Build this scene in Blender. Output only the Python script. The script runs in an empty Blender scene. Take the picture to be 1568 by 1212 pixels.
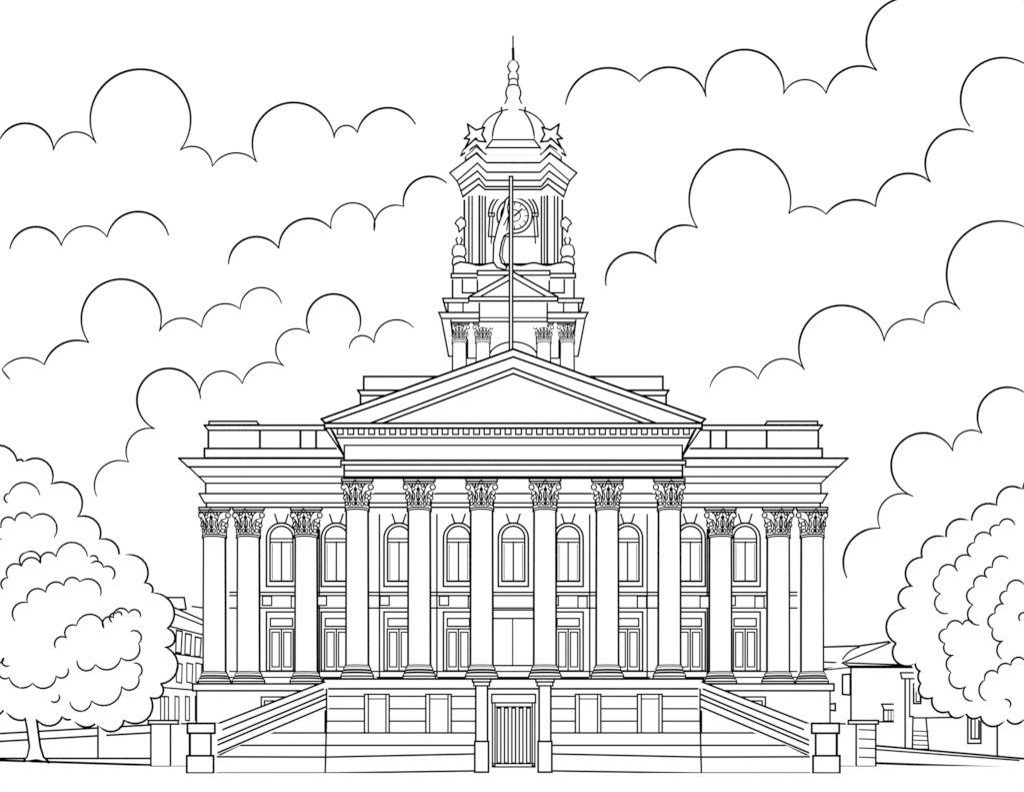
import bpy, math, random
from mathutils import Vector
from mathutils.bvhtree import BVHTree
random.seed(3)
D=60.0; F=1800.0; CX=786.0; VH=1131.0; EYE=1.6
WK=1.38
def S(y): return (D+y)/F
def P(u,v,y): return Vector(((u-CX)*S(y), y, EYE+(VH-v)*S(y)))
def PZ(u,v,z):
    s=(z-EYE)/(VH-v); return Vector(((u-CX)*s, s*F-D, z))
def M(u): return 2*CX-u

# ---------- materials
def flat(name, col):
    m=bpy.data.materials.new(name); m.use_nodes=True
    nt=m.node_tree; nt.nodes.clear()
    e=nt.nodes.new('ShaderNodeEmission'); e.inputs[0].default_value=(*col,1); e.inputs[1].default_value=1
    o=nt.nodes.new('ShaderNodeOutputMaterial'); nt.links.new(e.outputs[0],o.inputs[0])
    m.cycles.emission_sampling='NONE'
    return m
PAPER=flat('white_paper',(1,1,1)); SKYM=flat('white_sky',(1,1,1)); INK=flat('ink_line',(0,0,0))

def empty(name):
    e=bpy.data.objects.new(name,None); bpy.context.scene.collection.objects.link(e); return e

W0=2.35
class B:
    def __init__(s): s.v=[]; s.f=[]; s.m=[]
    def face(s,pts,mi=0):
        n=len(s.v); s.v+= [tuple(p) for p in pts]; s.f.append(tuple(range(n,n+len(pts)))); s.m.append(mi)
    def tube(s,pts,rs,closed=False):
        k=6; n0=len(s.v); n=len(pts)
        for i,p in enumerate(pts):
            if closed: t=pts[(i+1)%n]-pts[i-1]
            else: t=pts[min(i+1,n-1)]-pts[max(i-1,0)]
            if t.length<1e-9: t=Vector((1,0,0))
            t.normalize()
            a=t.cross(Vector((0,1,0)))
            if a.length<0.05: a=t.cross(Vector((0,0,1)))
            a.normalize(); c=t.cross(a)
            for j in range(k):
                th=2*math.pi*j/k
                s.v.append(tuple(p+(a*math.cos(th)+c*math.sin(th))*rs[i]))
        for i in range(n if closed else n-1):
            i2=(i+1)%n
            for j in range(k):
                j2=(j+1)%k
                s.f.append((n0+i*k+j,n0+i*k+j2,n0+i2*k+j2,n0+i2*k+j)); s.m.append(1)
        if not closed:
            s.f.append(tuple(n0+j for j in range(k))); s.m.append(1)
            s.f.append(tuple(n0+(n-1)*k+j for j in range(k))); s.m.append(1)
    def line3(s,pts,w=None,closed=False):
        w=(w or W0)*WK; q=list(pts)+([pts[0]] if closed else [])
        for a,c in zip(q[:-1],q[1:]):
            a=Vector(a); c=Vector(c); d=c-a
            if d.length<1e-6: continue
            d.normalize(); r0=w/2*S(a.y); r1=w/2*S(c.y)
            s.tube([a-d*r0*.7,c+d*r1*.7],[r0,r1])
    def smooth3(s,pts,w=None,closed=False,taper=0):
        w=(w or W0)*WK; n=len(pts); rs=[]
        for i,p in enumerate(pts):
            k=1.0
            if taper:
                t=i/(n-1); k=0.6+0.4*min(1,math.sin(math.pi*t)*1.5)
            rs.append(w/2*S(p[1])*k)
        s.tube([Vector(p) for p in pts],rs,closed)
    def L(s,pts,y,w=None,closed=False): s.line3([P(u,v,y) for u,v in pts],w,closed)
    def C(s,pts,y,w=None,closed=False): s.smooth3([P(u,v,y) for u,v in pts],w,closed)
    def solid(s,front,yb,w=None,ink=True,depth=False):
        f=[P(*p) for p in front]; bk=[Vector((p.x,yb,p.z)) for p in f]; n=len(f)
        s.face(f); s.face(list(reversed(bk)))
        for i in range(n):
            j=(i+1)%n; s.face([f[i],bk[i],bk[j],f[j]])
        if ink: s.line3(f,w,True)
        if depth:
            s.line3(bk,w,True)
            for i in range(n): s.line3([f[i],bk[i]],w)
    def box(s,u0,v0,u1,v1,y,d,w=None,ink=True,depth=False):
        s.solid([(u0,v0,y),(u1,v0,y),(u1,v1,y),(u0,v1,y)],y+d,w,ink,depth)
    def poly(s,pts,y,d,w=None,ink=True):
        s.solid([(u,v,y) for u,v in pts],y+d,w,ink)
    def lathe(s,u0,y0,prof,rings=(),w=None,sil=True,seg=28,wr=None):
        c=[P(u0,v,y0) for h,v in prof]; R=[h*S(y0) for h,v in prof]
        for i in range(len(prof)-1):
            for j in range(seg):
                q=[]
                for (ii,jj) in ((i,j),(i,j+1),(i+1,j+1),(i+1,j)):
                    th=2*math.pi*jj/seg
                    q.append(c[ii]+Vector((math.cos(th)*R[ii],math.sin(th)*R[ii],0)))
                s.face(q)
        if sil:
            off=(w or W0)*WK*.5*.7*S(y0)
            for sg in (-1,1):
                s.line3([c[i]+Vector((sg*(R[i]+off),0,0)) for i in range(len(prof))],w)
        for i in rings:
            s.smooth3([c[i]+Vector((math.cos(2*math.pi*j/seg)*(R[i]+.01),math.sin(2*math.pi*j/seg)*(R[i]+.01),0)) for j in range(seg)],wr or w,True)
    def make(s,name,parent=None):
        me=bpy.data.meshes.new(name); me.from_pydata(s.v,[],s.f)
        me.materials.append(PAPER); me.materials.append(INK)
        me.polygons.foreach_set('material_index',s.m); me.update()
        o=bpy.data.objects.new(name,me); bpy.context.scene.collection.objects.link(o)
        if parent: o.parent=parent
        return o

def arc3(a,m,c,n=22):
    ax,ay=a;bx,by=m;cx,cy=c
    d=2*(ax*(by-cy)+bx*(cy-ay)+cx*(ay-by))
    if abs(d)<1e-6: return [a,m,c]
    ux=((ax*ax+ay*ay)*(by-cy)+(bx*bx+by*by)*(cy-ay)+(cx*cx+cy*cy)*(ay-by))/d
    uy=((ax*ax+ay*ay)*(cx-bx)+(bx*bx+by*by)*(ax-cx)+(cx*cx+cy*cy)*(bx-ax))/d
    r=math.hypot(ax-ux,ay-uy)
    t0=math.atan2(ay-uy,ax-ux); tm=math.atan2(by-uy,bx-ux); t1=math.atan2(cy-uy,cx-ux)
    T=2*math.pi
    dm=(tm-t0)%T; d1=(t1-t0)%T
    if dm>d1: d1-=T
    return [(ux+r*math.cos(t0+d1*i/n),uy+r*math.sin(t0+d1*i/n)) for i in range(n+1)]
def bump(a,c,h,n=12):
    mx,my=(a[0]+c[0])/2,(a[1]+c[1])/2; dx,dy=c[0]-a[0],c[1]-a[1]
    return arc3(a,(mx+dy*h,my-dx*h),c,n)
def circ(u,v,r,n=28,a0=0,a1=360,ry=None):
    ry=ry or r
    return [(u+r*math.cos(math.radians(a0+(a1-a0)*i/n)),v-ry*math.sin(math.radians(a0+(a1-a0)*i/n))) for i in range(n+1)]

# ================= clouds
clouds=[
[(0,213),(34,189),(82,230),(108,203),(147,219),(214,106),(276,230),(311,229),(325,255),(360,234),(393,248),(430,160),(512,211),(530,192),(547,203),(595,165),(636,190)],
[(866,160),(930,104),(979,125),(1022,103),(1081,148),(1140,76),(1200,144),(1232,122),(1265,143),(1297,105),(1343,108),(1328,50),(1414,-2)],
[(928,437),(958,388),(1005,403),(1018,356),(1068,349),(1142,229),(1208,327),(1238,316),(1265,328),(1305,306),(1341,316),(1375,268),(1425,279),(1437,209),(1491,202)],
[(1485,193),(1476,128),(1568,97)],
[(15,381),(40,350),(94,376),(122,347),(164,363),(215,324),(258,360)],
[(350,404),(375,366),(427,380),(460,336),(507,350),(530,312),(573,353),(590,318),(618,316),(645,272),(684,280)],
[(15,580),(8,572),(3,565),(30,548),(68,558),(95,526),(136,524),(175,428),(244,507),(283,487),(309,501),(335,466),(368,473),(400,440),(431,464)],
[(148,759),(153,719),(197,707),(205,664),(237,656),(215,590),(307,610),(345,568),(371,587),(398,557),(435,560),(427,518),(474,510),(478,466),(549,507)],
[(535,533),(550,514),(573,525),(600,490),(633,501)],
[(1087,592),(1118,562),(1161,580),(1190,550),(1232,566),(1262,473),(1354,522),(1378,491),(1415,495),(1435,463),(1470,474),(1456,388),(1568,347)],
[(1297,884),(1304,826),(1348,808),(1355,766),(1398,759),(1368,694),(1459,690),(1475,661),(1504,663),(1502,617),(1568,600)],
]
for ci,c in enumerate(clouds):
    bl=B(); yc=300+ci*3
    for i in range(0,len(c)-2,2):
        big=math.hypot(c[i][0]-c[i+2][0],c[i][1]-c[i+2][1])>75
        bl.smooth3([P(u,v,yc) for u,v in arc3(c[i],c[i+1],c[i+2],36)],2.5 if big else 1.9,taper=1)
    bl.make('cloud')

# ================= trees
def tree(outline,inner,y0,depth,trunk,name='tree'):
    root=empty(name)
    pts=[];arcs=[]
    n=len(outline)
    for i in range(n):
        a=outline[i];c=outline[(i+1)%n]
        ar=bump(a,c,random.uniform(.34,.5),10); arcs.append(ar); pts+=ar[:-1]
    cu=sum(p[0] for p in pts)/len(pts); cv=sum(p[1] for p in pts)/len(pts)
    C0=P(cu,cv,y0); mid=[P(u,v,y0) for u,v in pts]
    def ring(k,dy): return [Vector((C0.x+(p.x-C0.x)*k,y0+dy,C0.z+(p.z-C0.z)*k)) for p in mid]
    bl=B(); N=len(mid)
    for sg in (-1,1):
        rs=[ring(.99,0),ring(.93,sg*depth*.45),ring(.75,sg*depth*.75),ring(.4,sg*depth*.95)]
        for r0,r1 in zip(rs[:-1],rs[1:]):
            for i in range(N):
                j=(i+1)%N; bl.face([r0[i],r0[j],r1[j],r1[i]])
        for i in range(N):
            bl.face([rs[-1][i],rs[-1][(i+1)%N],Vector((C0.x,y0+sg*depth,C0.z))])
    bvh=BVHTree.FromPolygons(bl.v,bl.f)
    cam=Vector((0,-D,EYE))
    for ar in arcs: bl.smooth3([P(u,v,y0-.05) for u,v in ar],2.4)
    for ch in inner:
        for a,c in zip(ch[:-1],ch[1:]):
            q=[]
            for u,v in bump(a,c,random.uniform(.3,.48),10):
                d=(P(u,v,y0)-cam).normalized(); h=bvh.ray_cast(cam,d)
                if h[0] is None: 
                    q.append(P(u,v,y0)); continue
                q.append(h[0]-d*0.08)
            bl.smooth3(q,2.1,taper=1)
    bl.make('crown',root)
    tb=B()
    tl,tr=trunk
    k=12; prev=None
    for (a,c) in zip(tl,tr):
        p=P(a[0],a[1],y0); q=P(c[0],c[1],y0); m=(p+q)/2; r=(q-p).length/2; m.z=(p.z+q.z)/2
        rg=[m+Vector((math.cos(2*math.pi*j/k)*r,math.sin(2*math.pi*j/k)*r*.6,0)) for j in range(k)]
        if prev:
            for j in range(k): tb.face([prev[j],prev[(j+1)%k],rg[(j+1)%k],rg[j]])
        prev=rg
    tb.smooth3([P(u-.8,v,y0-.1) for u,v in tl],2.5); tb.smooth3([P(u+.8,v,y0-.1) for u,v in tr],2.5)
    tb.smooth3([P(tl[-1][0],tl[-1][1],y0-.4),P((tl[-1][0]+tr[-1][0])/2,tl[-1][1]-3,y0-.6),P(tr[-1][0],tr[-1][1],y0-.4)],1.8)
    tb.make('trunk',root)
    lb=B(); topm=P((tl[0][0]+tr[0][0])/2,tl[0][1],y0)
    for dx,dz,dy in ((-2.4,3.5,.6),(2.2,4,-.5),(.3,5,.9)):
        e=topm+Vector((dx,dy*.6,dz)); m=(topm+e)/2+Vector((dx*.1,0,.3))
        n0=len(lb.f); lb.tube([topm-Vector((0,0,.4)),m,e],[.28,.18,.07])
        for i in range(n0,len(lb.f)): lb.m[i]=0
    lb.make('limbs',root)

tree([(-70,728),(-30,704),(26,706),(36,708),(77,742),(117,792),(152,826),(180,857),(221,893),(232,908),(256,962),(252,990),(246,1046),(230,1066),(190,1101),(150,1102),(112,1094),(96,1094),(54,1086),(8,1078),(-30,1078),(-80,1060),(-120,1000),(-140,920),(-130,840),(-110,780)],
 [[(12,769),(14,755),(61,757)],[(2,825),(2,806),(23,797),(48,793),(83,822)],[(5,901),(12,884),(33,866),(62,862),(86,852),(134,851)],
  [(34,866),(40,845),(62,862)],[(140,862),(158,868),(172,886)],[(23,950),(42,922),(70,906),(98,896),(122,890),(154,911)],
  [(138,852),(150,858)],[(85,991),(102,976),(117,957),(159,961),(174,945),(197,938),(215,944)],[(200,966),(212,984),(185,1006),(146,1016),(118,1010)],
  [(172,952),(178,938),(186,942)],[(205,1014),(212,1035),(186,1050),(140,1072),(107,1074)],[(104,1022),(86,1034),(50,1045),(14,1036),(0,1022)],[(14,1018),(6,1006),(-8,1012)],[(90,1062),(78,1072)]],
 15,4.0,([(36,1080),(42,1112),(46,1142),(43,1157),(36,1165)],[(53,1084),(57,1112),(61,1142),(66,1158),(76,1167)]))
ro=[(1745,950),(1710,1040),(1640,1100),(1568,1098),(1540,1090),(1501,1095),(1478,1086),(1452,1088),(1428,1066),(1410,1046),(1427,1020),(1402,1012),(1372,984),(1388,932),(1398,898),(1412,853),(1450,824),(1489,803),(1527,774),(1566,750),(1640,742),(1690,780),(1735,850)]
tree(ro,
 [[(1452,938),(1440,908),(1438,880),(1466,874),(1487,852),(1492,830),(1518,820),(1530,804),(1554,803)],
  [(1500,956),(1490,925),(1492,898),(1512,884),(1520,868),(1544,855)],
  [(1490,1072),(1479,1050),(1456,1028),(1460,1002),(1447,984),(1450,962),(1474,956),(1490,954)],
  [(1534,1008),(1536,980),(1521,962),(1524,938),(1537,924),(1542,904),(1568,894)],
  [(1510,1072),(1508,1040),(1528,1030),(1548,1018),(1570,1012)],[(1538,1070),(1546,1082)],[(1562,950),(1572,938)]],
 15,4.0,([(1600,1085),(1606,1120),(1604,1150),(1596,1167)],[(1626,1085),(1626,1120),(1629,1150),(1640,1167)]))

# ================= columns
def column(bl,u,y,vt,vc,vb0,vb1,hw,hs,k=1.0):
    hc=vc-vt
    bl.box(u-hw,vt,u+hw,vt+hc*.09,y-hw*S(y),2*hw*S(y),1.9*k)
    bl.box(u-hw*.93,vt+hc*.09,u+hw*.93,vt+hc*.16,y-hw*.93*S(y),2*hw*.93*S(y),1.6*k)
    v0=vt+hc*.16; v1=vc
    Rb=lambda b: hw*(0.72+0.25*(1-b)**2)
    prof=[(Rb(i/6),v0+(v1-v0)*i/6) for i in range(7)]
    bl.lathe(u,y,prof,w=1.6*k,rings=(6,))
    def wrap(pts,w=1.45):
        for sg in (-1,1):
            q=[]
            for a,bb in pts:
                R=Rb(max(0,min(1,bb)))*S(y); x=a*R
                q.append(Vector(((u-CX)*S(y)+x, y+sg*(math.sqrt(max(0,R*R-x*x))+.02), EYE+(VH-(v0+(v1-v0)*bb))*S(y))))
            bl.smooth3(q,w*k)
    asp=(v1-v0)/hw
    def cir(a,bb,r,n=10,t0=0,t1=360): return [(a+r*math.cos(math.radians(t0+(t1-t0)*i/n)),bb-r/asp*math.sin(math.radians(t0+(t1-t0)*i/n))) for i in range(n+1)]
    for sg in (-1,1):
        wrap([(sg*(.82+.02*i-(.19-.016*i)*math.cos(i*.8)),.16-(.12-.010*i)*math.sin(i*.8)) for i in range(11)])
        wrap([(sg*(.30-.15*math.cos(i*.8)*(1-i*.07)),.2-.09*math.sin(i*.8)*(1-i*.07)) for i in range(10)])
        wrap([(sg*.95,.3),(sg*.7,.42),(sg*.55,.62),(sg*.6,.8)])
        wrap([(sg*.2,.3),(sg*.38,.38),(sg*.48,.55),(sg*.42,.8)])
        wrap([(sg*.65,.05),(sg*.5,.3),(sg*.45,.5)])
        wrap([(sg*.5,.02),(sg*.42,.12),(sg*.5,.3)])
        wrap(cir(sg*.86,.55,.13,9)); wrap(cir(sg*.84,.83,.12,8)); wrap(cir(sg*.2,.86,.12,8)); wrap(cir(sg*.55,.87,.12,8))
        wrap([(sg*.75,.36),(sg*.78,.48),(sg*.7,.62),(sg*.76,.74)])
        wrap([(sg*.33,.45),(sg*.3,.6),(sg*.34,.74)])
        wrap([(sg*.12,.42),(sg*.15,.6),(sg*.08,.76)])
        wrap([(sg*1.0,.4),(sg*.97,.6),(sg*.98,.92)])
        # corner volutes curling out under the abacus
        cxx=u+sg*hw*.86; cvv=v0+hc*.12; rr=hc*.085
        bl.poly(circ(cxx,cvv,rr,10)[:-1],y-.55*hw*S(y),1.1*hw*S(y),1.5*k)
        cvv=v0+hc*.47; cxx=u+sg*hw*.76
        bl.poly(circ(cxx,cvv,rr*.75,8)[:-1],y-.3*hw*S(y),.6*hw*S(y),1.4*k)
    wrap(cir(0,.08,.13,8)); wrap([(0,.2),(0,.5),(0,.95)]); wrap(cir(0,.34,.1,8))
    bl.lathe(u,y,[(hs*1.03,vc),(hs*1.03,vc+3),(hs*.95,vc+4),(hs*.97,(vc+vb0)/2),(hs*.98,vb0)],rings=(1,),w=2.6*k,wr=1.6*k)
    if vb1:
        h=vb1-vb0
        pr=[(hs*1.1,0),(hs*1.12,.14),(hs*1.22,.2),(hs*1.22,.34),(hs*1.28,.42),(hs*1.36,.55),(hs*1.4,.62),(hs*1.5,.78),(hs*1.5,.8)]
        bl.lathe(u,y,[(r,vb0+h*t) for r,t in pr],rings=(0,1,3,4,5,6),w=1.7*k,wr=1.2*k)
        r=hs*1.55; bl.box(u-r,vb0+h*.8,u+r,vb1,y-r*S(y),2*r*S(y),1.7*k)

hall=empty('city_hall')
bl=B()
for u in (547,642,737.5): 
    for uu in (u,M(u)): column(bl,uu,0,732,779,1018,1038,24,16)
bl.make('portico_columns',hall)
bl=B()
for u in (328.5,380.5,469):
    for uu in (u,M(u)): column(bl,uu,3.6,776,820,1028,1045.5,24,16)
bl.make('wing_columns',hall)

# ---- main wall
bl=B(); YW=5.0
bl.box(322,760,M(322),1052,YW,20,ink=False)
yw=YW-.05
for v in (781,906,911,930):
    bl.L([(352,v),(M(352),v)],yw,1.8)
bl.L([(352,1027),(M(352),1027)],yw,1.6); bl.L([(352,1036),(M(352),1036)],yw,1.6)
for u in (397,489,581,669,903-0,991,M(489),M(397)):
    bl.L([(u,781),(u,1036)],yw,1.8)
for u in (755,817): bl.L([(u,911),(u,1018)],yw,1.8)
bl.make('facade_wall',hall)
bl=B()
def archw(c,ho,top,bot):
    return [(c-ho,bot)]+circ(c,top+ho,ho,16,180,0)+[(c+ho,bot)]
cs=[431,515,611,702,786]; cs+= [M(c) for c in cs[:-1]]
for c in cs:
    bl.poly(archw(c,23,800,897),YW-.14,.14,2.0)
    bl.poly(archw(c,17.5,805,889),YW-.22,.07,1.9)
    y=YW-.25
    bl.L([(c-17,824),(c+17,824)],y,1.6); bl.L([(c-17,829.5),(c+17,829.5)],y,1.6)
    bl.L([(c,829),(c,889)],y,1.7)
    bl.L([(c-14,833),(c-14,886)],y,.8); bl.L([(c+14,833),(c+14,886)],y,.8)
    bl.L([(c-17,889),(c+17,889)],y,2.2)
    bl.poly([(c-12,781),(c+12,781),(c+6,800),(c-6,800)],YW-.2,.2,1.8)
bl.make('arched_windows',hall)
bl=B()
for c in cs:
    if c==786: continue
    bl.box(c-23,936,c+23,1026,YW-.1,.1,1.9)
    bl.box(c-17,946,c+17,958,YW-.16,.07,1.7)
    bl.box(c-18,962,c+18,1026,YW-.16,.07,1.7)
    bl.L([(c,962),(c,1026)],YW-.19,1.6)
    for sg in (-1,1):
        bl.box(c+sg*9-5.5,967,c+sg*9+5.5,1020,YW-.22,.04,1.5)
    for sg in (-1,1): bl.box(c+sg*22-7,912,c+sg*22+7,930 if sg>0 else 926,YW-.12,.12,1.6)
bl.make('lower_windows',hall)
bl=B()
bl.box(755,933,817,1018,YW-.1,.1,1.8); bl.L([(755,946),(817,946)],YW-.13,1.8); bl.L([(785,946),(785,1018)],YW-.13,1.4)
bl.make('main_door',hall)

# ---- wing entablature + cornice + parapet
bl=B()
bl.box(316,766,M(316),776,3,20,2.1)
bl.solid([(305,755,2.6),(M(305),755,2.6),(M(313),769,2.9),(313,769,2.9)],20,2.1)
bl.box(315,738,M(315),755,3,20,2.1)
bl.solid([(288,713,2.0),(M(288),713,2.0),(M(315),739,2.9),(315,739,2.9)],20,2.1)
bl.L([(304,729),(M(304),729)],2.5,1.9)
bl.solid([(274,701,1.6),(M(274),701,1.6),(M(288),714,2.0),(288,714,2.0)],20)
bl.make('wing_cornice',hall)
bl=B()
bl.box(313,686,M(313),700.5,3.4,18)
bl.box(319,658,M(319),687,3.9,16)
bl.solid([(313,650.5,3.5),(M(313),650.5,3.5),(M(319),658,3.8),(319,658,3.8)],19)
for u in (398,460,484): 
    for uu in (u,M(u)): bl.L([(uu,659),(uu,686)],3.87,2.5)
for a,c in ((320,397),(M(397),M(320))):
    bl.solid([(a,644.5,3.6),(c-4 if a<700 else c,644.5,3.6),(c,650,3.6),(a-4 if a>700 else a,650,3.6)],6,2.1)
bl.make('roof_parapet',hall)
bl=B()
bl.box(552,604,M(552),650,8,10)
bl.solid([(548,597,7.8),(M(548),597,7.8),(M(553),605,7.9),(553,605,7.9)],18)
bl.box(557,576,M(557),597,8,10)
bl.make('attic_block',hall)

# ---- portico entablature
bl=B()
bl.box(527,711,M(527),731.5,-.6,5.55,2.2)
bl.L([(527,765),(M(527),765)],4.5,1.8)
bl.L([(527,720),(M(527),720)],-.65,1.9); bl.L([(527,729),(M(527),729)],-.65,1.5)
bl.box(522,704.5,M(522),711,-.8,5.5,2.1)
bl.box(527,680,M(527),704,-.6,5.5,2.2)
bl.solid([(514,669,-1.1),(M(514),669,-1.1),(M(527),697,-.65),(M(527),681,-.65),(527,681,-.65),(527,697,-.65)],5,2.1)
bl.solid([(507,655,-1.3),(M(507),655,-1.3),(M(515),669.5,-1.2),(515,669.5,-1.2)],5,2.1)
bl.solid([(498,655,-1.55),(506,655,-1.5),(527,699,-.75),(524,693,-.9)],3,2.0)
bl.solid([(M(498),655,-1.55),(M(506),655,-1.5),(M(527),699,-.75),(M(524),693,-.9)],3,2.0)
n=34
for i in range(n):
    u=521+ (M(521)-521)*i/(n-1)
    bl.box(u-4.4,655.5,u+4.4,664.5,-1.5,.3,1.8)
bl.box(497,647.5,M(497),655,-1.6,6.0,2.4)
bl.make('portico_entablature',hall)
bl=B()
bl.poly([(492,641),(786,534),(M(492),641),(M(499),648),(499,648)],-1.3,10,2.5)
y=-1.36
bl.L([(499,647),(786,546),(M(499),647)],y,2.3)
bl.L([(568,647),(786,563),(M(568),647)],y,2.2)
bl.L([(587,647),(786,571.5),(M(587),647)],y,2.2)
bl.make('pediment',hall)

# ---- podium
bl=B()
bl.box(301,1056,M(301),1180,2.2,20,1.8)
bl.box(295,1046,M(295),1056.5,1.9,20,2.1)
for a,c in ((400,447),(M(447),M(400))):
    bl.box(a,1066,c,1100,2.1,.1,1.8); bl.box(a+5,1072,c-5,1100,2.02,.1,1.7)
bl.box(498,1050,M(498),1182,-1.2,6,2.0)
bl.box(495,1038.5,M(495),1053.5,-1.6,6.6,2.2)
y=-1.25
wins=[(562,592),(656,687)]
wins+= [(M(b_),M(a_)) for a_,b_ in wins]
for a,c in wins:
    bl.box(a-4,1062,c+4,1121,-1.27,.1,1.8); bl.box(a+2,1062,c-1,1121,-1.32,.1,1.6)
    bl.L([(a+2,1069),(c-1,1069)],-1.35,1.3)
segs=[(498,558),(596,652),(691,727)]
for a,c in segs+[(M(c),M(a)) for a,c in segs]:
    for v in (1065,1084,1103): bl.L([(a,v),(c,v)],y,1.7)
bl.make('podium',hall)
bl=B()
for sg in (1,-1):
    m=(lambda u:u) if sg>0 else M
    bl.solid([(m(330),1140,-1.5),(m(735),1140,-1.5),(m(735),1180,-1.5),(m(330),1180,-1.5)],1,1.8,ink=False)
    bl.solid([(m(411),1121,-1.9),(m(735),1121,-1.9),(m(735),1140,-1.9),(m(366),1140,-1.9)],1,1.9)
    bl.solid([(m(366),1140,-2.8),(m(498),1140,-2.8),(m(735),1140,-2.8),(m(735),1160,-2.8),(m(326),1160,-2.8)],1,1.9)
    bl.solid([(m(326),1157.5,-4),(m(498),1158,-4),(m(735),1153,-4),(m(735),1179,-4),(m(498),1182.5,-4),(m(326),1182.5,-4)],0,2.0)
    bl.L([(m(500),1054),(m(500),1100),(m(498),1182)],-4.1,1.9)
bl.make('front_steps',hall)
bl=B()
for sg in (1,-1):
    m=(lambda u:u) if sg>0 else M
    bl.poly([(m(497),1043),(m(499),1083),(m(322),1158),(m(322),1112)],-3.2,1.0,ink=False)
    for a,c in (((497,1043),(326,1110)),((495,1054),(326,1122)),((499,1062),(325,1136)),((499,1069),(325,1143)),((499,1081),(325,1155))):
        bl.L([(m(a[0]),a[1]),(m(c[0]),c[1])],-3.25,2.1)
bl.make('stair_balustrades',hall)

# ---- tower
T=12.0
bl=B()
bl.box(693,494,M(693),575,T+2.0,6,2.0)
bl.solid([(676,487,T),(690,487,T),(697,545,T+1.6),(687,545,T+1.6)],T+6,2.0)
bl.solid([(M(676),487,T),(M(690),487,T),(M(697),545,T+1.6),(M(687),545,T+1.6)],T+6,2.0)
for u in (716,M(716)):
    bl.L([(u,520),(u,548),(u+12*(1 if u<786 else -1),548)],T+1.9,1.7)
bl.C(circ(786,549,38,20,0,180,26),T+1.9,1.8)
for u in (703.5,739.5):
    for uu in (u,M(u)): column(bl,uu,T+.9,492.5,523,575,None,15,9.8,.66)
bl.solid([(672,478,T-.5),(M(672),478,T-.5),(M(676),487,T-.2),(676,487,T-.2)],T+7,2.1)
bl.box(690,486,M(690),493,T+.2,7,1.8)
bl.solid([(678,456.5,T-.2),(M(678),456.5,T-.2),(M(684),478,T-.1),(684,478,T-.1)],T+7,2.1)
bl.L([(679,463),(M(679),463)],T-.25,1.8)
for sg in (1,-1):
    m=(lambda u:u) if sg>0 else M
    bl.L([(m(686),478),(m(686),463)],T-.25,2); bl.L([(m(709),463),(m(709),478)],T-.25,1.7)
bl.box(734,460,838,492,T-.6,1,1.9)
bl.L([(734,486),(838,486)],T-.63,1.4)
bl.box(693,424,M(693),456.5,T+.4,6,2.1)
for a,c in ((708,731),(M(731),M(708))): bl.box(a,426,c,448,T+.35,.1,1.9)
bl.box(691,418.5,M(691),425,T+.1,6.5,2.0)
bl.box(731,414,842,421,T-.5,1,1.9)
bl.poly([(718,454),(786,416),(854,454),(854,460.5),(718,460.5)],T-.9,1.2,2.1)
bl.L([(737,453),(786,425),(835,453)],T-.95,1.9); bl.L([(720,454),(852,454)],T-.95,1.8)
bl.make('tower_base',hall)
bl=B()
wav=[]
for i in range(33):
    u=694+(M(694)-694)*i/32; k=abs(u-786)/92
    v=404+ (2.0*math.sin(k*14)) - (3 if k>.8 else 0)*math.sin((k-.8)/.2*math.pi)
    wav.append((u,v))
bl.poly(wav+[(M(694),418.5),(694,418.5)],T+.3,6,2.1)
for u in (703,M(703)):
    bl.lathe(u,T+.9,[(2,364),(3.5,367),(2,371),(1.5,374),(7,377),(9,382),(9.5,388),(6,394),(8.5,396),(9.5,404)],rings=(4,7,8),w=2.0,wr=1.5,seg=16)
for sg in (1,-1):
    m=(lambda u:u) if sg>0 else M
    bl.poly([(m(713),338),(m(706,),332),(m(699),338),(m(697),342),(m(702),347),(m(703),355),(m(709),349),(m(713),346)],T+1.3,.5,1.7)
bl.make('tower_balustrade',hall)
bl=B()
bl.box(711,285,M(711),404,T+1.4,4.6,2.2)
for sg in (1,-1):
    m=(lambda u:u) if sg>0 else M
    bl.solid([(m(718),292,T+.9),(m(743),288,T+.9),(m(743),404,T+.9),(m(718),404,T+.9)],T+2,1.9)
    bl.L([(m(723),290),(m(723),404)],T+.85,1.7); bl.L([(m(734),282),(m(734),404)],T+.8,2.2); bl.L([(m(738.5),287),(m(738.5),404)],T+.85,1.6)
y=T+1.3
bl.C(circ(786,329,38,28,0,180,38),y,2.0); bl.C(circ(786,329,33,28,0,180,34),y,1.8)
for sg in (1,-1):
    m=(lambda u:u) if sg>0 else M
    bl.poly([(m(748),326),(m(757),326),(m(757),331),(m(748),331)],y,.1,1.6)
    bl.L([(m(750),331),(m(748),362)],y,1.8); bl.L([(m(755),331),(m(752),372)],y,1.6)
bl.L([(748,362),(M(748),362)],y,1.7); bl.L([(743,404),(M(743),404)],y,1.7)
bl.make('clock_stage',hall)
bl=B()
bl.poly(circ(788,330,27,32)[:-1],T+1.25,.15,1.9)
bl.poly(circ(788,330,21,32)[:-1],T+1.2,.1,1.7)
for i in range(12):
    a=math.radians(30*i); bl.L([(788+16*math.cos(a),330+16*math.sin(a)),(788+19.5*math.cos(a),330+19.5*math.sin(a))],T+1.1,1.1)
bl.L([(788,330),(799,320)],T+1.08,2.0)
bl.C(circ(788,330,9,16),T+1.1,1.2)
bl.make('tower_clock',hall)
bl=B()
def level(h): return h+[(M(u),v) for u,v in reversed(h)]
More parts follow.
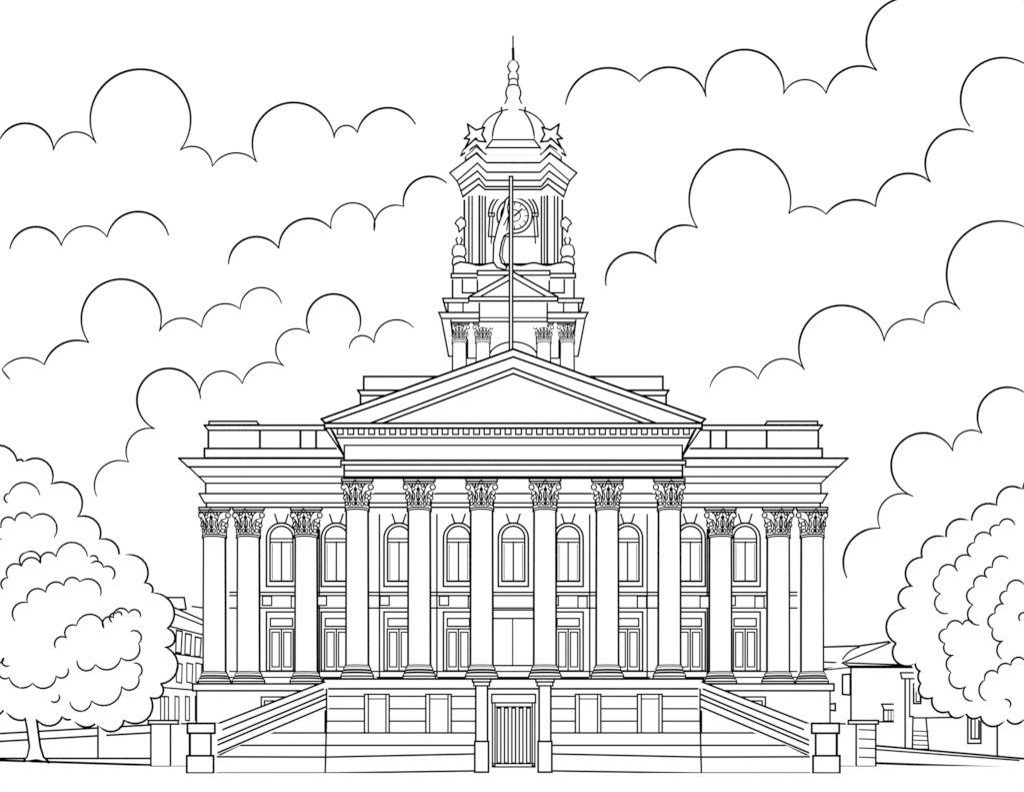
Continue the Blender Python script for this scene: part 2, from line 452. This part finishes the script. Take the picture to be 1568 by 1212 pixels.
def chev(top,bot,w=2.05):
    lt,lb_=level(top),level(bot)
    zt=P(0,top[-1][1],T).z; zb=P(0,bot[-1][1],T).z
    a=[PZ(u,v,zt) for u,v in lt]; c=[PZ(u,v,zb) for u,v in lb_]
    for i in range(len(a)-1): bl.face([a[i],a[i+1],c[i+1],c[i]])
    for ln,z in ((a,zt),(c,zb)):
        bk=[Vector((p.x,T+6,z)) for p in ln]
        for i in range(len(ln)-1): bl.face([ln[i],ln[i+1],bk[i+1],bk[i]])
    bl.face([a[0],c[0],Vector((c[0].x,T+6,c[0].z)),Vector((a[0].x,T+6,a[0].z))]); bl.face([a[-1],c[-1],Vector((c[-1].x,T+6,c[-1].z)),Vector((a[-1].x,T+6,a[-1].z))])
    bl.line3(a,w); bl.line3(c,w); bl.line3([a[0],c[0]],w); bl.line3([a[-1],c[-1]],w)
chev([(706,292),(733,273),(743,285.5)],[(709,301),(733,282),(743,290)])
chev([(703,283),(731,262),(744,276)],[(706,292),(733,273),(743,285.5)])
chev([(700,277),(731,250),(745,263.5)],[(703,283),(731,262),(744,276)])
chev([(689,264.5),(729,235),(745,249)],[(700,277),(731,250),(745,263.5)])
chev([(713,240),(730,225),(743,236)],[(713,246),(730,234),(744,249)])
chev([(710,229),(730,212),(743,227)],[(706,238),(730,222),(742,236)])
bl.make('tower_cornice',hall)
# dome: half ellipsoid with a drum below, arris ribs, and its outline rib
bl=B()
yd=T+3; s_=S(yd); Rr=49*s_; Hh=28.6*s_; c0=P(786,207,yd); tt=(VH-190)/F
prof=[(49,232)]+[(49*math.cos(a),207-28.6*math.sin(a)) for a in [math.pi/2*i/10 for i in range(10)]]+[(.5,178.4)]
bl.lathe(786,yd,prof,sil=False,seg=40)
def epoint(ph,extra=.03):
    a=math.cos(ph); b_=math.sin(ph)
    nx,ny,nz=a/1.0,-tt*b_,b_
    # choose normal so the outline runs evenly
    k=math.sqrt((Rr*nx)**2+(Rr*ny)**2+(Hh*nz)**2)
    p=Vector((Rr*Rr*nx,Rr*Rr*ny,Hh*Hh*nz))/k
    nn=Vector((nx,ny,nz)).normalized()
    return c0+p+nn*extra
for sg in (1,-1):
    pts=[]
    for i in range(19):
        p=epoint(math.radians(0+i*4.6)); pts.append(Vector((sg*p.x,p.y,p.z)))
    bl.smooth3(pts,2.2)
bl.make('tower_dome',hall)
bl=B()
cam=Vector((0,-D,EYE)); 
db=bpy.data.objects['tower_dome'].data
bvh=BVHTree.FromPolygons([v.co for v in db.vertices],[tuple(p.vertices) for p in db.polygons])
for sg in (1,-1):
    q=[]
    for u,v in arc3((754,214),(757,193),(769,171.5),14):
        if sg<0: u=M(u)
        d=(P(u,v,yd)-cam).normalized(); h=bvh.ray_cast(cam,d)
        if h[0] is not None: q.append(h[0]-d*.08)
    if len(q)>2: bl.smooth3(q,1.9)
    m=(lambda u:u) if sg>0 else M
    bl.L([(m(745),226),(m(739),215)],T-.1,1.7)
    st=[(716,190),(729,199),(742,195),(738,206),(744,217),(733,216),(728,212),(712,227),(719,213),(711,212),(719,205)]
    bl.poly([(m(u),v) for u,v in st],T-1.2,.8,2.1)
bl.solid([(745,226,T-.9),(754,214,T-.8),(M(754),214,T-.8),(M(745),226,T-.9)],T+1,1.9)
bl.make('dome_ribs_and_stars',hall)
bl=B()
bl.lathe(786,yd,[(8,134),(10,140),(10,145),(8,151),(11,158),(13,164),(17,165),(17,182)],rings=(0,5),w=2.1,wr=1.8,seg=20)
bl.L([(769,170),(803,170)],yd-17*s_,1.8)
bl.lathe(786,yd,[(1,93),(5,96),(7.5,102),(5,108),(3,110.5),(6,114),(6.5,120),(5,123),(7,134)],rings=(7,8),w=2.0,wr=1.6,seg=20)
bl.line3([P(786,93,yd),P(785.6,75,yd)],3.0); bl.line3([P(785.6,76,yd),P(785.6,56,yd)],1.7)
bl.make('spire',hall)

# ---- flagpole and flag
fp=empty('flagpole')
bl=B(); bl.box(780,270,785,536,-1.0,.17,1.9); bl.make('pole',fp)
bl=B()
bl.poly([(780,300),(774,306),(770,325),(762,348),(756,372),(755,400),(761,409),(774,413),(776,408),(768,402),(765,390),(768,372),(772,361),(780,356)],-.9,.05,1.9)
bl.C([(780,302),(777,318),(779,330),(771,345)],-.95,1.4); bl.L([(779,330),(776,352)],-.95,1.4)
bl.C([(774,364),(770,378),(769,394),(776,408)],-.95,1.4)
bl.make('flag',fp)

# ---- gate + piers
for c in (737.5,M(737.5)):
    bl=B()
    bl.box(c-10.5,1134,c+10.5,1181,-5.2,.7,2.1); bl.box(c-9,1048,c+9,1135,-5.1,.6,2.1)
    bl.box(c-14,1038.5,c+14,1043,-5.5,1.1,1.9); bl.box(c-12,1043,c+12,1049,-5.35,.9,1.8)
    bl.make('gate_pier')
bl=B(); y=-4.9
bl.box(752,1056,820,1178,-4.3,.2,ink=False)
bl.box(753,1062,820,1075,y,.3,1.8)
bl.box(754,1075,758,1171,y,.12,1.6); bl.box(815,1075,819,1171,y,.12,1.6)
bl.box(758,1075,815,1081,y,.1,1.5); bl.box(754,1168,819,1173,y,.12,1.7)
for i in range(5):
    u=764+i*11.3; bl.box(u-2.8,1083,u+2.8,1167,y,.08,1.7)
bl.make('entrance_gate')

# ---- side pillars
for sg in (1,-1):
    m=(lambda a,c:(a,c)) if sg>0 else (lambda a,c:(M(c),M(a)))
    bl=B()
    a,c=m(286,327); bl.box(a,1156,c,1182.5,-4.6,1.6)
    a,c=m(291,323); bl.box(a,1121,c,1156,-4.5,1.3)
    a,c=m(287,329); bl.box(a,1106.5,c,1121.5,-4.7,1.7)
    bl.make('stair_pillar')
    bl=B()
    a,c=m(262,290); bl.box(a,1107,c,1172.5,9.8,1,1.9)
    a,c=m(231,261); bl.box(a,1107,c,1172.5,9.4,1.4,2.0)
    a,c=m(227,273); bl.box(a,1102,c,1107.5,9.2,1.8,2.0)
    if sg<0:
        for v in (1116,1130,1144,1158): 
            a,c=m(231,256); bl.L([(a,v),(c,v+1)],9.35,1.5)
    bl.make('boundary_pillar')

# ---- low walls / kerbs at the sides
bl=B()
bl.solid([(-200,1128,26),(0,1122,26),(262,1107,26),(262,1160,26),(-200,1160,26)],27,2.1)
bl.L([(-200,1145),(0,1134),(262,1119)],25.9,2.1)
bl.make('garden_wall')
bl=B(); bl.solid([(1320,1139,24),(1700,1171,24),(1700,1168.2,24),(1320,1166,24)],25,2.0,ink=False)
bl.L([(1335,1140),(1620,1165)],23.9,2.3); bl.L([(1335,1146),(1560,1163)],23.9,1.8)
bl.make('garden_wall')
bl=B()
bl.line3([P(-200,1157,19),P(0,1163,15.5),P(240,1170.5,11)],2.6)
bl.line3([P(1335,1167,13),P(1700,1180,7)],2.6)
bl.make('kerb')

# ---- neighbouring buildings
def plane_pt(u,v,A,Bp):
    dx=(u-CX)/F; dz=(VH-v)/F
    n=Vector((-(Bp.y-A.y),Bp.x-A.x)); 
    t=(n.x*A.x+n.y*(A.y+D))/(n.x*dx+n.y)
    return Vector((dx*t,-D+t,EYE+dz*t))
A=P(225,0,32); C_=P(318,0,43)
A=Vector((A.x,32,0)); C_=Vector((C_.x,43,0))
bl=B(); pp=lambda u,v,o=0: plane_pt(u,v,A,C_)-Vector((-.0,o,0))
q=[pp(150,878),pp(318,952),pp(318,1160),pp(150,1160)]
bk=[p+Vector((-6,14,0)) for p in q]
bl.face(q); bl.face([q[0],q[1],bk[1],bk[0]]); bl.face([q[1],bk[1],bk[2],q[2]]); bl.line3(q,2.1,True)
def pl(pts,w=1.8,cl=False): bl.line3([pp(u,v,.05) for u,v in pts],w,cl)
pl([(200,912),(315,958)],1.9); pl([(200,943),(315,972)]); pl([(200,990),(315,1007)]); pl([(230,1050),(315,1057)]); pl([(230,1106),(300,1106)])
for u0 in (270,284,299): pl([(u0,964+ (u0-270)*.35),(u0+9,966+(u0-270)*.35),(u0+7,999+(u0-270)*.2),(u0-1,998+(u0-270)*.2)],2.1,True)
for u0 in (246,252,268,284,299): pl([(u0,1065),(u0+6,1066),(u0+6,1102),(u0,1102)],1.8,True)
for u0 in (270,286,300): pl([(u0,1014),(u0+9,1016),(u0+8,1045),(u0,1043)],1.8,True)
bl.solid([(254,914,40),(282,914,40),(285,932,40),(254,932,40)],42,2.0); bl.L([(290,927),(312,930)],45,1.8)
bl.make('townhouse')
bl=B(); YB=34
bl.box(1303,1020,1440,1160,YB,8,2.1)
bl.solid([(1262,1026,YB+9),(1303,1020,YB),(1303,1160,YB),(1262,1160,YB+9)],YB+9.5,1.9)
bl.solid([(1250,1026,YB+8),(1296,1014,YB-.3),(1443,1019,YB-.5),(1430,1021,YB-.4),(1300,1021,YB-.3)],YB+7,1.8)
bl.solid([(1290,1014,YB-.4),(1366,982,YB+4),(1420,982,YB+4),(1446,1019,YB-.4),(1300,1019,YB-.4)],YB+8,2.0)
bl.L([(1250,990),(1316,988),(1364,981)],YB+8,2.1); bl.C(arc3((1288,1014),(1298,999),(1316,990),10),YB+6,1.7)
bl.L([(1250,1012),(1290,1014)],YB+5,1.8)
for r in ((1290,1032,1302,1062),(1270,1077,1279,1086)): bl.L([(r[0],r[1]),(r[2],r[1]-1),(r[2],r[3]+1),(r[0],r[3])],YB-.3,2.1,True)
bl.box(1353,1086,1376,1103,YB-.15,.2,2.0); bl.poly([(1350,1077),(1379,1077),(1375,1086),(1354,1086)],YB-.25,.3,1.9)
for u in (1360,1364.5,1369): bl.L([(u,1086),(u,1102)],YB-.3,1.2)
bl.L([(1347,1104),(1384,1104)],YB-.3,1.9)
bl.make('brick_house')
bl=B(); YB=31
bl.box(1386,1034,1640,1165,YB,6,2.0)
bl.solid([(1379,1029,YB-.3),(1660,1029,YB-.3),(1660,1038,YB-.2),(1381,1038,YB-.2)],YB+6,1.9)
bl.L([(1393,1038),(1393,1096)],YB-.1,1.7)
bl.box(1399,1046,1410,1076,YB-.1,.1,2.0); bl.box(1403,1050,1409,1073,YB-.15,.1,1.4)
bl.L([(1393,1096),(1398,1096)],YB-.1,2); bl.L([(1418,1098),(1470,1097)],YB-.1,1.9)
bl.poly([(1398,1098),(1418,1098),(1422,1146),(1397,1146)],YB-.2,.3,1.8)
for v in (1118,1125,1132,1139): bl.L([(1398,v),(1421,v+1)],YB-.25,1.3)
bl.box(1482,1085,1502,1137,YB-.15,.2,2.0); bl.box(1487,1088,1499,1130,YB-.22,.1,2.1)
bl.L([(1493,1088),(1493,1130)],YB-.26,1.5)
bl.L([(1527,1085),(1527,1156)],YB-.1,2.1)
bl.make('brick_house')

# ---- ground and sky
bl=B(); bl.face([(-1500,-400,0),(1500,-400,0),(1500,1300,0),(-1500,1300,0)])
bl.make('ground')
import bmesh
bm=bmesh.new(); bmesh.ops.create_uvsphere(bm,u_segments=48,v_segments=24,radius=1400)
me=bpy.data.meshes.new('sky'); bm.to_mesh(me); bm.free(); me.materials.append(SKYM)
o=bpy.data.objects.new('sky',me); bpy.context.scene.collection.objects.link(o)

# ---- world, sun, camera
sc=bpy.context.scene
w=bpy.data.worlds.new("World"); sc.world=w; w.use_nodes=True
nt=w.node_tree; sk=nt.nodes.new('ShaderNodeTexSky'); sk.sky_type='NISHITA'; sk.sun_disc=False
sk.sun_elevation=math.radians(50); sk.sun_rotation=math.radians(200)
nt.links.new(sk.outputs[0],nt.nodes['Background'].inputs[0]); nt.nodes['Background'].inputs[1].default_value=.1
sl=bpy.data.lights.new('sun','SUN'); sl.energy=3; sl.angle=math.radians(.5); sl.color=(1,.97,.92)
so=bpy.data.objects.new('sun',sl); so.rotation_euler=(math.radians(40),0,math.radians(-20)); sc.collection.objects.link(so)
cd=bpy.data.cameras.new('camera'); cd.sensor_width=36; cd.lens=36*F/1568; cd.clip_end=4000
cd.shift_x=-2/1568; cd.shift_y=(VH-605.75)/1568
co=bpy.data.objects.new('camera',cd); co.location=(0,-D,EYE); co.rotation_euler=(math.radians(90),0,0)
sc.collection.objects.link(co); sc.camera=co
sc.view_settings.view_transform='Standard'; sc.view_settings.look='None'; sc.view_settings.exposure=0
